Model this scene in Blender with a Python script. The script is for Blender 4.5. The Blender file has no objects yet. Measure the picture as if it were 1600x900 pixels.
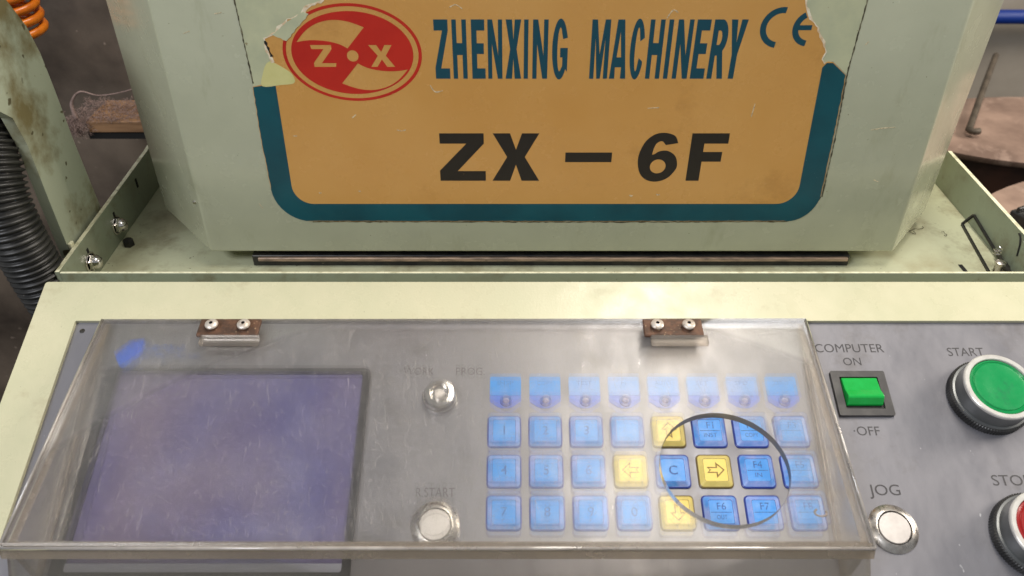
import bpy, bmesh, math, random
from mathutils import Matrix, Vector, noise
random.seed(7)
S = bpy.context.scene
COL = S.collection
R = math.radians
MM = 0.001

# ------------------------------------------------------------------ camera
cam_d = bpy.data.cameras.new('camera'); cam = bpy.data.objects.new('camera', cam_d); COL.objects.link(cam)
cam.location = (0, 0, 1.30); cam.rotation_euler = (R(90 - 37.2), 0, 0)
cam_d.sensor_width = 36.0; cam_d.lens = 36.0 * 1250 / 1600
cam_d.clip_start = 0.01; cam_d.clip_end = 60
cam_d.dof.use_dof = True; cam_d.dof.focus_distance = 0.45; cam_d.dof.aperture_fstop = 13
S.camera = cam
# ------------------------------------------------------------------ world, lamps, exposure
W = bpy.data.worlds.new('World'); S.world = W; W.use_nodes = True
W.node_tree.nodes['Background'].inputs[0].default_value = (0.95, 0.97, 1.0, 1)
W.node_tree.nodes['Background'].inputs[1].default_value = 0.31
def lamp(name, loc, target, power, sx, sy, color):
    d = bpy.data.lights.new(name, 'AREA'); d.shape = 'RECTANGLE'; d.size = sx; d.size_y = sy
    d.energy = power; d.color = color
    o = bpy.data.objects.new(name, d); COL.objects.link(o); o.location = loc
    o.rotation_euler = (Vector(target) - Vector(loc)).to_track_quat('-Z', 'Y').to_euler()
    return o
lamp('ceiling_lamp', (0.27, 0.46, 2.15), (0.27, 0.46, 1.0), 10.5, 0.26, 0.75, (1.0, 0.93, 0.83))
lamp('side_lamp', (1.5, 0.55, 1.75), (0.1, 0.36, 1.0), 20.0, 0.5, 0.5, (1.0, 0.91, 0.80))
lamp('rear_room_lamp', (-0.9, -0.7, 2.3), (-0.05, 0.36, 1.05), 18.0, 0.6, 0.4, (0.92, 0.94, 1.0))
S.view_settings.view_transform = 'Standard'; S.view_settings.look = 'None'
S.view_settings.gamma = 1; S.view_settings.exposure = 0.0; S.view_settings.use_curve_mapping = False

# ------------------------------------------------------------------ helpers
def tag(o, label=None, cat=None, group=None, kind=None):
    if label: o['label'] = label
    if cat: o['category'] = cat
    if group: o['group'] = group
    if kind: o['kind'] = kind
    return o
def empty(name, M):
    o = bpy.data.objects.new(name, None); COL.objects.link(o); o.matrix_world = M
    o.empty_display_size = 0.02
    return o
def link(name, me, mats, parent=None, loc=None, smooth=False):
    if not isinstance(mats, (list, tuple)): mats = [mats]
    if not me.materials:
        for m in mats: me.materials.append(m)
    if smooth:
        for p in me.polygons: p.use_smooth = True
    o = bpy.data.objects.new(name, me); COL.objects.link(o)
    if parent: o.parent = parent
    if loc is not None: o.location = loc
    return o
def bm_mesh(bm, name='mesh'):
    bmesh.ops.recalc_face_normals(bm, faces=bm.faces[:])
    me = bpy.data.meshes.new(name); bm.to_mesh(me); bm.free(); return me
def sharp(me, ang=35):
    me.polygons.foreach_set('use_smooth', [True] * len(me.polygons))
    try: me.set_sharp_from_angle(angle=R(ang))
    except Exception: pass
    return me
def box(bm, x0, x1, y0, y1, z0, z1, bev=0, seg=1):
    """box in millimetres"""
    vs = [bm.verts.new((x * MM, y * MM, z * MM)) for x in (x0, x1) for y in (y0, y1) for z in (z0, z1)]
    fs = [bm.faces.new([vs[i] for i in q]) for q in ((0,1,3,2),(4,6,7,5),(0,4,5,1),(2,3,7,6),(0,2,6,4),(1,5,7,3))]
    bmesh.ops.recalc_face_normals(bm, faces=fs)
    if bev:
        es = list({e for f in fs for e in f.edges})
        bmesh.ops.bevel(bm, geom=es, offset=bev * MM, segments=seg, affect='EDGES', profile=0.5)
def box_mesh(*a, **k):
    bm = bmesh.new(); box(bm, *a, **k); return bm_mesh(bm)
def lathe(bm, prof, n=48, cx=0, cy=0, sx=1, sy=1, mats=None):
    """revolve (r,z) profile in mm about local z"""
    rings = []
    for r, z in prof:
        if r < 1e-6: rings.append([bm.verts.new((cx * MM, cy * MM, z * MM))])
        else: rings.append([bm.verts.new(((cx + r * sx * math.cos(2*math.pi*i/n)) * MM, (cy + r * sy * math.sin(2*math.pi*i/n)) * MM, z * MM)) for i in range(n)])
    for k in range(len(rings) - 1):
        a, b = rings[k], rings[k+1]
        for i in range(n):
            j = (i + 1) % n
            if len(a) == 1 and len(b) == 1: continue
            if len(a) == 1: f = bm.faces.new((a[0], b[i], b[j]))
            elif len(b) == 1: f = bm.faces.new((a[i], a[j], b[0]))
            else: f = bm.faces.new((a[i], a[j], b[j], b[i]))
            if mats: f.material_index = mats[k]
def lathe_mesh(prof, n=48, **k):
    bm = bmesh.new(); lathe(bm, prof, n, **k); return sharp(bm_mesh(bm), 30)
def tube(bm, pts, rad, n=8, cap=True):
    """tube along 3D points in metres, rad in metres or a list"""
    pts = [Vector(p) for p in pts]; rings = []
    up = Vector((0, 0, 1)); prev = None
    for i, p in enumerate(pts):
        t = (pts[min(i+1, len(pts)-1)] - pts[max(i-1, 0)]).normalized()
        if prev is None:
            a = t.cross(up)
            if a.length < 1e-3: a = t.cross(Vector((1, 0, 0)))
        else: a = prev - t * prev.dot(t)
        a.normalize(); b = t.cross(a); prev = a
        r = rad[i] if isinstance(rad, (list, tuple)) else rad
        rings.append([bm.verts.new(p + (a * math.cos(2*math.pi*k/n) + b * math.sin(2*math.pi*k/n)) * r) for k in range(n)])
    for i in range(len(rings) - 1):
        for k in range(n):
            j = (k + 1) % n
            bm.faces.new((rings[i][k], rings[i][j], rings[i+1][j], rings[i+1][k]))
    if cap: bm.faces.new(rings[0]); bm.faces.new(rings[-1])
def spline(ps, n=10):
    ps = [Vector(p) for p in ps]; out = []
    for i in range(len(ps) - 1):
        p0, p1, p2, p3 = ps[max(i-1, 0)], ps[i], ps[i+1], ps[min(i+2, len(ps)-1)]
        for k in range(n):
            t = k / n
            out.append(0.5 * ((2*p1) + (p2-p0)*t + (2*p0-5*p1+4*p2-p3)*t*t + (3*p1-p0-3*p2+p3)*t**3))
    out.append(ps[-1]); return out
def fill(loops, z0, z1, name='mesh'):
    """filled flat shape (loops in mm, holes even-odd) between z0 and z1 mm"""
    cu = bpy.data.curves.new('tmp', 'CURVE'); cu.dimensions = '2D'; cu.fill_mode = 'BOTH'
    cu.extrude = abs(z1 - z0) * MM / 2
    for lp in loops:
        sp = cu.splines.new('POLY'); sp.points.add(len(lp) - 1)
        for i, p in enumerate(lp): sp.points[i].co = (p[0] * MM, p[1] * MM, 0, 1)
        sp.use_cyclic_u = True
    o = bpy.data.objects.new('tmp', cu); COL.objects.link(o)
    me = bpy.data.meshes.new_from_object(o); bpy.data.objects.remove(o); bpy.data.curves.remove(cu)
    me.transform(Matrix.Translation((0, 0, (z0 + z1) / 2 * MM)))
    me.name = name; me.materials.clear(); return me
def rrect(x0, x1, y0, y1, r, n=5):
    out = []
    for cx, cy, a in ((x1-r, y1-r, 0), (x0+r, y1-r, 90), (x0+r, y0+r, 180), (x1-r, y0+r, 270)):
        for k in range(n + 1):
            t = R(a + 90 * k / n); out.append((cx + r * math.cos(t), cy + r * math.sin(t)))
    return out
def ell(cx, cy, rx, ry, n=72, a0=0, a1=360):
    return [(cx + rx * math.cos(R(a0 + (a1-a0) * k / n)), cy + ry * math.sin(R(a0 + (a1-a0) * k / n))) for k in range(n if a1 - a0 == 360 else n + 1)]
def text_mesh(s, h, z0, z1, width=None, bold=0.0, shear=0.0, thick=None):
    """text whose capitals are h mm tall, squeezed to width mm, centred, base at y=0"""
    cu = bpy.data.curves.new('tmp', 'FONT'); cu.body = s; cu.size = 1; cu.offset = bold; cu.shear = shear
    cu.align_x = 'LEFT'; cu.resolution_u = 4; cu.extrude = 0
    o = bpy.data.objects.new('tmp', cu); COL.objects.link(o)
    me = bpy.data.meshes.new_from_object(o); bpy.data.objects.remove(o); bpy.data.curves.remove(cu)
    xs = [v.co.x for v in me.vertices]
    k = h / 0.69
    w = max(xs) - min(xs); kx = (width / w) if width else k
    c = (max(xs) + min(xs)) / 2
    for v in me.vertices: v.co = ((v.co.x - c) * kx * MM, v.co.y * k * MM, z1 * MM)
    me.materials.clear(); return me

# ------------------------------------------------------------------ materials
def mat(name, c1, rough=0.5, metal=0.0, c2=None, scale=60, lo=0.4, hi=0.65, bump=0.0, bscale=400, speck=None, sscale=500, sthr=0.72,
        rvar=0.0, coat=0.0, detail=6, stretch=(1, 1, 1), alpha=None, spec=0.5, ink_wear=0.0, emit=0.0, c3=None, scale3=30, lo3=0.55, hi3=0.75, stretch3=(1, 1, 1), per_object=False):
    m = bpy.data.materials.new(name); m.use_nodes = True; nt = m.node_tree; N = nt.nodes; L = nt.links
    b = N['Principled BSDF']; b.inputs['Roughness'].default_value = rough; b.inputs['Metallic'].default_value = metal
    b.inputs['Specular IOR Level'].default_value = spec
    b.inputs['Base Color'].default_value = (*c1, 1)
    if coat: b.inputs['Coat Weight'].default_value = coat; b.inputs['Coat Roughness'].default_value = 0.12
    tc = N.new('ShaderNodeTexCoord'); mp = N.new('ShaderNodeMapping'); mp.inputs['Scale'].default_value = stretch
    L.new(tc.outputs['Object'], mp.inputs[0])
    if per_object:
        oi = N.new('ShaderNodeObjectInfo'); sc_ = N.new('ShaderNodeVectorMath'); sc_.operation = 'SCALE'; sc_.inputs[0].default_value = (3.1, 1.7, 0.9)
        L.new(oi.outputs['Random'], sc_.inputs['Scale']); ad_ = N.new('ShaderNodeVectorMath'); L.new(tc.outputs['Object'], ad_.inputs[0]); L.new(sc_.outputs[0], ad_.inputs[1])
        L.new(ad_.outputs[0], mp.inputs[0])
    def nz(sc, det=detail, rg=0.6):
        n = N.new('ShaderNodeTexNoise'); n.inputs['Scale'].default_value = sc; n.inputs['Detail'].default_value = det
        n.inputs['Roughness'].default_value = rg; L.new(mp.outputs[0], n.inputs['Vector']); return n
    def rng(src, a, c, o0=0.0, o1=1.0):
        r = N.new('ShaderNodeMapRange'); r.inputs[1].default_value = a; r.inputs[2].default_value = c
        r.inputs[3].default_value = o0; r.inputs[4].default_value = o1; L.new(src, r.inputs[0]); return r.outputs[0]
    col = None
    if c2:
        n = nz(scale); f = rng(n.outputs['Fac'], lo, hi)
        mx = N.new('ShaderNodeMix'); mx.data_type = 'RGBA'; mx.inputs['A'].default_value = (*c1, 1); mx.inputs['B'].default_value = (*c2, 1)
        L.new(f, mx.inputs['Factor']); col = mx.outputs['Result']
    if c3:
        m3 = N.new('ShaderNodeMapping'); m3.inputs['Scale'].default_value = stretch3; m3.inputs['Location'].default_value = (0.37, 0.21, 0.11); L.new(tc.outputs['Object'], m3.inputs[0])
        n = N.new('ShaderNodeTexNoise'); n.inputs['Scale'].default_value = scale3; n.inputs['Detail'].default_value = 8; n.inputs['Roughness'].default_value = 0.7; L.new(m3.outputs[0], n.inputs['Vector'])
        f = rng(n.outputs['Fac'], lo3, hi3)
        mx = N.new('ShaderNodeMix'); mx.data_type = 'RGBA'; mx.inputs['B'].default_value = (*c3, 1)
        if col: L.new(col, mx.inputs['A'])
        else: mx.inputs['A'].default_value = (*c1, 1)
        L.new(f, mx.inputs['Factor']); col = mx.outputs['Result']
    if speck:
        n = nz(sscale, 2); f = rng(n.outputs['Fac'], sthr, sthr + 0.04)
        mx = N.new('ShaderNodeMix'); mx.data_type = 'RGBA'; mx.inputs['B'].default_value = (*speck, 1)
        if col: L.new(col, mx.inputs['A'])
        else: mx.inputs['A'].default_value = (*c1, 1)
        L.new(f, mx.inputs['Factor']); col = mx.outputs['Result']
    if col: L.new(col, b.inputs['Base Color'])
    if rvar:
        n = nz(scale * 1.7 + 11); L.new(rng(n.outputs['Fac'], 0.3, 0.7, max(0.03, rough - rvar), min(1, rough + rvar)), b.inputs['Roughness'])
    if bump:
        n = nz(bscale, 3); bp = N.new('ShaderNodeBump'); bp.inputs['Strength'].default_value = bump; bp.inputs['Distance'].default_value = 0.001
        L.new(n.outputs['Fac'], bp.inputs['Height']); L.new(bp.outputs[0], b.inputs['Normal'])
    if ink_wear:
        n = nz(sscale, 3); b.inputs['Alpha'].default_value = 1
        L.new(rng(n.outputs['Fac'], 0.5 - 0.1, 0.5 + 0.15, 1.0, 1.0 - ink_wear), b.inputs['Alpha'])
    if emit:
        b.inputs['Emission Color'].default_value = (*c1, 1); b.inputs['Emission Strength'].default_value = emit
    return m
def L_(r, g, b):   # sRGB 0-255 to linear
    f = lambda c: (c/255/12.92) if c/255 <= 0.04045 else ((c/255 + 0.055)/1.055) ** 2.4
    return (f(r), f(g), f(b))

M = {}
M['head_paint'] = mat('head_paint', L_(183,185,159), 0.24, c3=L_(150,150,120), scale3=26, lo3=0.56, hi3=0.86, stretch3=(1.6, 0.5, 1), c2=L_(173,175,150), scale=22, lo=0.35, hi=0.75, bump=0.04, bscale=900, speck=L_(120,118,95), sscale=420, sthr=0.735, rvar=0.08, coat=0.3)
M['frame_paint'] = mat('frame_paint', L_(201,197,166), 0.30, c3=L_(160,150,118), scale3=34, lo3=0.58, hi3=0.84, c2=L_(191,190,158), scale=30, lo=0.35, hi=0.7, bump=0.07, bscale=800, speck=L_(110,104,80), sscale=500, sthr=0.75, rvar=0.1)
M['tray_paint'] = mat('tray_paint', L_(186,188,158), 0.42, c3=L_(116,102,74), scale3=30, lo3=0.51, hi3=0.78, c2=L_(162,156,124), scale=38, lo=0.48, hi=0.8, bump=0.06, bscale=700, speck=L_(96,88,66), sscale=330, sthr=0.72, rvar=0.1)
M['wall_paint'] = mat('wall_paint', L_(142,150,128), 0.42, c3=L_(108,98,72), scale3=40, lo3=0.56, hi3=0.78, c2=L_(126,126,104), scale=50, lo=0.5, hi=0.8, bump=0.05, bscale=700, speck=L_(80,76,58), sscale=400, sthr=0.74)
M['edge_pale'] = mat('edge_pale', L_(222,220,190), 0.5, c2=L_(170,168,136), scale=160, lo=0.45, hi=0.7, speck=L_(70,66,52), sscale=600, sthr=0.7)  # paler edge tone with darker specks
M['bracket_paint'] = mat('bracket_paint', L_(164,170,148), 0.45, c2=L_(112,102,68), scale=20, lo=0.44, hi=0.58, bump=0.08, bscale=500, speck=L_(82,76,52), sscale=120, sthr=0.66)
M['gold'] = mat('gold', L_(211,160,90), 0.26, c3=L_(176,126,64), scale3=22, lo3=0.58, hi3=0.82, c2=L_(204,150,78), scale=14, lo=0.3, hi=0.75, bump=0.015, bscale=300, speck=L_(214,166,100), sscale=420, sthr=0.755, rvar=0.06)
M['teal'] = mat('teal', L_(18,82,92), 0.35, c2=L_(16,70,80), scale=30, speck=L_(110,150,150), sscale=380, sthr=0.765)
M['teal_ink'] = mat('teal_ink', L_(20,72,86), 0.38, speck=L_(150,130,90), sscale=420, sthr=0.775)
M['black_ink'] = mat('black_ink', L_(38,32,24), 0.4, speck=L_(130,100,60), sscale=420, sthr=0.775)
M['red_ink'] = mat('red_ink', L_(196,44,28), 0.35, c2=L_(184,38,26), scale=30)
M['paper'] = mat('paper', L_(236,226,200), 0.8, c2=L_(210,180,140), scale=300, bump=0.3, bscale=600)
M['glue'] = mat('glue', L_(194,196,160), 0.5, c2=L_(180,184,152), scale=50, bump=0.08, bscale=350, speck=L_(150,140,105), sscale=260, sthr=0.72)
M['glue_yellow'] = mat('glue_yellow', L_(214,208,142), 0.5, c2=L_(204,198,130), scale=60, bump=0.05)
M['seam'] = mat('seam', L_(70,64,46), 0.8, c2=L_(150,145,115), scale=200, lo=0.5, hi=0.7)
M['faceplate'] = mat('faceplate', L_(132,131,136), 0.38, metal=0.3, c3=L_(104,100,98), scale3=30, lo3=0.55, hi3=0.82, c2=L_(120,119,124), scale=40, lo=0.3, hi=0.7, bump=0.05, bscale=420, speck=L_(190,190,192), sscale=300, sthr=0.755, rvar=0.1, stretch=(1,0.5,1))
M['bezel'] = mat('bezel', L_(34,34,38), 0.5, c2=L_(52,52,56), scale=90, speck=L_(130,130,134), sscale=600, sthr=0.72)
M['screen'] = mat('screen', L_(90,88,132), 0.20, c2=L_(114,102,122), scale=13, lo=0.35, hi=0.68, detail=2, c3=L_(108,110,156), scale3=9, lo3=0.5, hi3=0.72, speck=L_(142,136,160), sscale=480, sthr=0.74, stretch=(1,0.4,1))  # mottled tones paint smeared reflections into the glass
M['screen_pale_strip'] = mat('screen_pale_strip', L_(176,180,196), 0.25, 0.4)  # pale strip along the screen's lower edge
M['key_blue'] = mat('key_blue', L_(30,136,218), 0.36, c2=L_(96,156,222), scale=110, lo=0.45, hi=0.74, per_object=True, bump=0.04, bscale=500)  # pale mottle paints in reflections as well as patchy wear
M['key_slope'] = mat('key_slope', L_(84,146,218), 0.24, c2=L_(150,168,224), scale=110, lo=0.38, hi=0.62, per_object=True)  # paler violet paints the reflection onto the sloping key sides
M['key_edge'] = mat('key_edge', L_(36,58,140), 0.35)
M['key_pale_glare'] = mat('key_pale_glare', L_(92,150,218), 0.35, per_object=True, c2=L_(134,160,214), scale=90, lo=0.3, hi=0.7)  # paler key blue, glare on the middle keys put into the colour
M['key_tab'] = mat('key_tab', L_(62,96,198), 0.35, per_object=True, c2=L_(104,122,204), scale=110)
M['key_yellow'] = mat('key_yellow', L_(232,200,70), 0.32, per_object=True, c3=L_(206,184,110), scale3=150, c2=L_(224,190,60), scale=120, lo=0.3, hi=0.7)
M['yellow_slope'] = mat('yellow_slope', L_(214,194,110), 0.25, c2=L_(226,206,120), scale=120)
M['yellow_edge'] = mat('yellow_edge', L_(110,92,44), 0.4)
M['key_ink'] = mat('key_ink', L_(40,84,156), 0.5, ink_wear=0.8, sscale=520)
M['key_ink_yellow'] = mat('key_ink_yellow', L_(140,112,40), 0.5, ink_wear=0.5, sscale=520)
M['lamp_lens'] = mat('lamp_lens', L_(170,160,176), 0.45, c2=L_(140,130,160), scale=500)
M['panel_ink'] = mat('panel_ink', L_(56,54,56), 0.6)
M['panel_ink_faint'] = mat('panel_ink_faint', L_(62,60,60), 0.6, ink_wear=0.65, sscale=420)
M['logo_blue'] = mat('logo_blue', L_(20,88,214), 0.45, c2=L_(34,100,216), scale=150)
M['logo_faint'] = mat('logo_faint', L_(52,106,200), 0.5, ink_wear=0.85, sscale=330)
M['chrome'] = mat('chrome', (0.72, 0.69, 0.66), 0.16, 1.0, bump=0.05, bscale=300, rvar=0.08)
M['steel'] = mat('steel', (0.62, 0.59, 0.55), 0.30, 1.0, c2=(0.5, 0.46, 0.42), scale=300, rvar=0.1, stretch=(1, 1, 1))
M['satin'] = mat('satin', (0.62, 0.59, 0.57), 0.42, 1.0, c2=(0.54, 0.51, 0.49), scale=240, bump=0.03, bscale=900)
M['white_ring'] = mat('white_ring', L_(214,212,206), 0.28, 0.35, c2=L_(196,192,186), scale=120)
M['grey_collar'] = mat('grey_collar', L_(120,122,122), 0.34, 0.6, c2=L_(104,106,106), scale=80)
M['black_plastic'] = mat('black_plastic', L_(34,34,34), 0.38, c2=L_(50,49,47), scale=140, speck=L_(92,88,82), sscale=700, sthr=0.73)
M['dark_plastic'] = mat('dark_plastic', L_(58,56,56), 0.42, c2=L_(76,74,72), scale=120)
M['green_cap'] = mat('green_cap', L_(10,136,72), 0.24, c3=L_(30,110,72), scale3=90, c2=L_(14,144,78), scale=60, coat=0.2, speck=L_(70,130,96), sscale=700, sthr=0.74, rvar=0.08)
M['green_rocker'] = mat('green_rocker', L_(8,158,60), 0.22, c2=L_(14,166,68), scale=180, coat=0.3)
M['red_cap'] = mat('red_cap', L_(148,26,26), 0.24, coat=0.3, c3=L_(120,30,28), scale3=90)
M['rust'] = mat('rust', L_(104,74,56), 0.55, 0.2, c2=L_(78,58,46), scale=260, lo=0.4, hi=0.6, bump=0.3, bscale=700, speck=L_(168,140,110), sscale=500, sthr=0.66)
M['nylon'] = mat('nylon', L_(206,198,188), 0.38, 0.4, c2=L_(160,140,120), scale=420, lo=0.5, hi=0.7, speck=L_(120,90,66), sscale=700, sthr=0.68)
M['void'] = mat('void', L_(22,20,18), 0.8)
M['dark_metal'] = mat('dark_metal', L_(40,40,42), 0.42, 0.5, c2=L_(60,58,54), scale=120, speck=L_(120,110,96), sscale=500, sthr=0.72)
M['worn_bar'] = mat('worn_bar', L_(176,150,128), 0.5, 0.3, c2=L_(120,104,92), scale=90, lo=0.4, hi=0.65, stretch=(1,6,6), speck=L_(60,52,44), sscale=260, sthr=0.68)
M['hose'] = mat('hose', L_(30,30,29), 0.40, c2=L_(48,47,44), scale=70, speck=L_(110,104,96), sscale=400, sthr=0.72)
M['orange'] = mat('orange', L_(226,124,22), 0.3, c2=L_(206,104,16), scale=60)
M['wood'] = mat('wood', L_(160,122,86), 0.65, c2=L_(120,88,60), scale=60, stretch=(0.25, 1, 4), bump=0.2, bscale=300)
M['lint'] = mat('lint', L_(150,128,120), 0.95, c2=L_(120,100,92), scale=200)
M['grime_wall'] = mat('grime_wall', L_(116,102,88), 0.6, c2=L_(62,52,44), scale=7, lo=0.38, hi=0.66, bump=0.25, bscale=60, speck=L_(140,124,110), sscale=90, sthr=0.7)
M['grey_wall'] = mat('grey_wall', L_(158,150,138), 0.7, c2=L_(140,132,120), scale=5, bump=0.1, bscale=40)
M['blue_pipe'] = mat('blue_pipe', L_(24,56,140), 0.4)
M['pink_wood'] = mat('pink_wood', L_(160,134,118), 0.65, c2=L_(112,90,78), c3=L_(190,164,148), scale3=16, scale=9, lo=0.4, hi=0.62, bump=0.1, bscale=60)
M['dark_brown'] = mat('dark_brown', L_(70,46,36), 0.6, c2=L_(52,36,30), scale=30)
M['floor'] = mat('floor', L_(36,33,30), 0.8, c2=L_(24,22,20), scale=6)
M['hook_metal'] = mat('hook_metal', L_(92,82,70), 0.6, 0.3, c2=L_(70,62,52), scale=60)
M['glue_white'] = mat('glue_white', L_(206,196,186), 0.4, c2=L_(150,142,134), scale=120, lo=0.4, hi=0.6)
M['scuff'] = mat('scuff', L_(222,206,170), 0.6, ink_wear=0.7, sscale=600)
M['hair'] = mat('hair', L_(60,54,42), 0.7)

def acrylic(name, haze_lo, haze_hi, tint, haze_col, spec=0.9, scratch=0.5, rough=0.16, scale=26, blur=0.0):
    """worn clear plastic: clear body, hazed and scratched skin, glossy skin by Fresnel"""
    m = bpy.data.materials.new(name); m.use_nodes = True; nt = m.node_tree; N = nt.nodes; L = nt.links
    N.remove(N['Principled BSDF']); out = N['Material Output']
    tc = N.new('ShaderNodeTexCoord')
    tr = N.new('ShaderNodeBsdfTransparent'); tr.inputs[0].default_value = (*tint, 1)
    if blur:
        rf = N.new('ShaderNodeBsdfRefraction'); rf.inputs['IOR'].default_value = 1.22; rf.inputs['Roughness'].default_value = 0.2; rf.inputs[0].default_value = (*tint, 1)
        mb = N.new('ShaderNodeMixShader'); mb.inputs[0].default_value = blur; L.new(tr.outputs[0], mb.inputs[1]); L.new(rf.outputs[0], mb.inputs[2]); tr = mb
    df = N.new('ShaderNodeBsdfDiffuse'); df.inputs[0].default_value = (*haze_col, 1)
    gl = N.new('ShaderNodeBsdfGlossy'); gl.inputs['Roughness'].default_value = rough
    n1 = N.new('ShaderNodeTexNoise'); n1.inputs['Scale'].default_value = scale; n1.inputs['Detail'].default_value = 6; L.new(tc.outputs['Object'], n1.inputs['Vector'])
    r1 = N.new('ShaderNodeMapRange'); r1.inputs[1].default_value = 0.35; r1.inputs[2].default_value = 0.7; r1.inputs[3].default_value = haze_lo; r1.inputs[4].default_value = haze_hi
    L.new(n1.outputs['Fac'], r1.inputs[0])
    fac = r1.outputs[0]
    if scratch:
        for rot, st, sc, th in ((0.3, (1, 10, 1), 230, 0.69), (1.5, (1, 14, 1), 170, 0.69), (2.5, (1, 9, 1), 260, 0.70), (1.45, (1, 22, 1), 80, 0.70)):
            # broken, curving hairlines: stretched noise with a warped domain
            wn = N.new('ShaderNodeTexNoise'); wn.inputs['Scale'].default_value = 40; L.new(tc.outputs['Object'], wn.inputs['Vector'])
            ws = N.new('ShaderNodeVectorMath'); ws.operation = 'SCALE'; ws.inputs['Scale'].default_value = 0.007; L.new(wn.outputs['Color'], ws.inputs[0])
            wa = N.new('ShaderNodeVectorMath'); L.new(tc.outputs['Object'], wa.inputs[0]); L.new(ws.outputs[0], wa.inputs[1])
            mr = N.new('ShaderNodeMapping'); mr.vector_type = 'POINT'; mr.inputs['Rotation'].default_value = (0, 0, rot)
            L.new(wa.outputs[0], mr.inputs[0])
            mp = N.new('ShaderNodeMapping'); mp.inputs['Scale'].default_value = st; L.new(mr.outputs[0], mp.inputs[0])
            n = N.new('ShaderNodeTexNoise'); n.inputs['Scale'].default_value = sc; n.inputs['Detail'].default_value = 1; L.new(mp.outputs[0], n.inputs['Vector'])
            r = N.new('ShaderNodeMapRange'); r.inputs[1].default_value = th; r.inputs[2].default_value = th + 0.03; r.inputs[3].default_value = 0; r.inputs[4].default_value = scratch
            L.new(n.outputs['Fac'], r.inputs[0])
            ad = N.new('ShaderNodeMath'); ad.operation = 'ADD'; ad.use_clamp = True; L.new(fac, ad.inputs[0]); L.new(r.outputs[0], ad.inputs[1]); fac = ad.outputs[0]
    mx = N.new('ShaderNodeMixShader'); L.new(fac, mx.inputs[0]); L.new(tr.outputs[0], mx.inputs[1]); L.new(df.outputs[0], mx.inputs[2])
    fr = N.new('ShaderNodeFresnel'); fr.inputs['IOR'].default_value = 1.49
    fm = N.new('ShaderNodeMath'); fm.operation = 'MULTIPLY'; fm.use_clamp = True; L.new(fr.outputs[0], fm.inputs[0]); fm.inputs[1].default_value = spec
    bp = N.new('ShaderNodeBump'); bp.inputs['Strength'].default_value = 0.05; bp.inputs['Distance'].default_value = 0.001
    nb = N.new('ShaderNodeTexNoise'); nb.inputs['Scale'].default_value = 350; L.new(tc.outputs['Object'], nb.inputs['Vector']); L.new(nb.outputs['Fac'], bp.inputs['Height']); L.new(bp.outputs[0], gl.inputs['Normal'])
    m2 = N.new('ShaderNodeMixShader'); L.new(fm.outputs[0], m2.inputs[0]); L.new(mx.outputs[0], m2.inputs[1]); L.new(gl.outputs[0], m2.inputs[2])
    L.new(m2.outputs[0], out.inputs['Surface'])
    return m
M['acrylic'] = acrylic('acrylic', 0.0, 0.045, (0.985, 0.98, 0.965), (0.72, 0.66, 0.60), scratch=0.14, rough=0.30, spec=0.5, blur=0.26)
M['acrylic_edge'] = acrylic('acrylic_edge', 0.30, 0.52, (0.85, 0.79, 0.71), (0.40, 0.34, 0.28), scratch=0.0, rough=0.22, scale=40, spec=0.7)
M['acrylic_rim'] = acrylic('acrylic_rim', 0.72, 0.9, (0.5, 0.48, 0.46), (0.16, 0.145, 0.13), scratch=0.0, rough=0.12, spec=0.8)  # dark colour stands in for internal reflection around the hole
M['acrylic_block'] = acrylic('acrylic_block', 0.05, 0.14, (0.90, 0.86, 0.81), (0.50, 0.44, 0.38), scratch=0.0, rough=0.25, spec=0.5)
M['acrylic_highlight'] = acrylic('acrylic_highlight', 0.30, 0.55, (0.92, 0.88, 0.84), (0.74, 0.68, 0.62), scratch=0.0, rough=0.10, spec=2.5, scale=60)  # pale colour and boosted gloss paint in the cover's edge highlights
M['acrylic_wall'] = acrylic('acrylic_wall', 0.01, 0.06, (0.96, 0.94, 0.91), (0.62, 0.56, 0.50), scratch=0.05, rough=0.25, spec=0.6)

# ------------------------------------------------------------------ reference frames
T = R(20.1)
PO = Vector((0, 0.35246, 1.03688))                 # middle of the console's top edge
MP = Matrix(((1, 0, 0, PO.x), (0, math.cos(T), -math.sin(T), PO.y), (0, math.sin(T), math.cos(T), PO.z), (0, 0, 0, 1)))
YF = 0.4012                                        # front face of the machine head
MF = Matrix(((1, 0, 0, 0), (0, 0, -1, YF), (0, 1, 0, 0), (0, 0, 0, 1)))   # local x right, y up, z out of the face
ZL = 1.0369; ZF = 1.0109                           # tray rim and tray floor

# ------------------------------------------------------------------ setting
bm = bmesh.new(); box(bm, -4000, 4000, -3000, 5000, -20, 0)
tag(link('floor', bm_mesh(bm), M['floor']), kind='structure')
bm = bmesh.new()
nx, nz_ = 40, 60
g = [[bm.verts.new((-1.2 + 1.25*i/nx, 0.66 + 0.012*noise.noise(Vector((i*0.4, j*0.4, 3))), 0.2 + 1.3*j/nz_)) for j in range(nz_+1)] for i in range(nx+1)]
for i in range(nx):
    for j in range(nz_): bm.faces.new((g[i][j], g[i+1][j], g[i+1][j+1], g[i][j+1]))
r_ = bmesh.ops.extrude_face_region(bm, geom=bm.faces[:])
bmesh.ops.translate(bm, verts=[v for v in r_['geom'] if isinstance(v, bmesh.types.BMVert)], vec=(0, 0.03, 0))
gw = link('wall', bm_mesh(bm), M['grime_wall'], smooth=True); tag(gw, kind='structure')
bm = bmesh.new(); box(bm, 50, 3000, 1300, 1340, 0, 2400)
tag(link('wall', bm_mesh(bm), M['grey_wall']), kind='structure')

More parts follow.
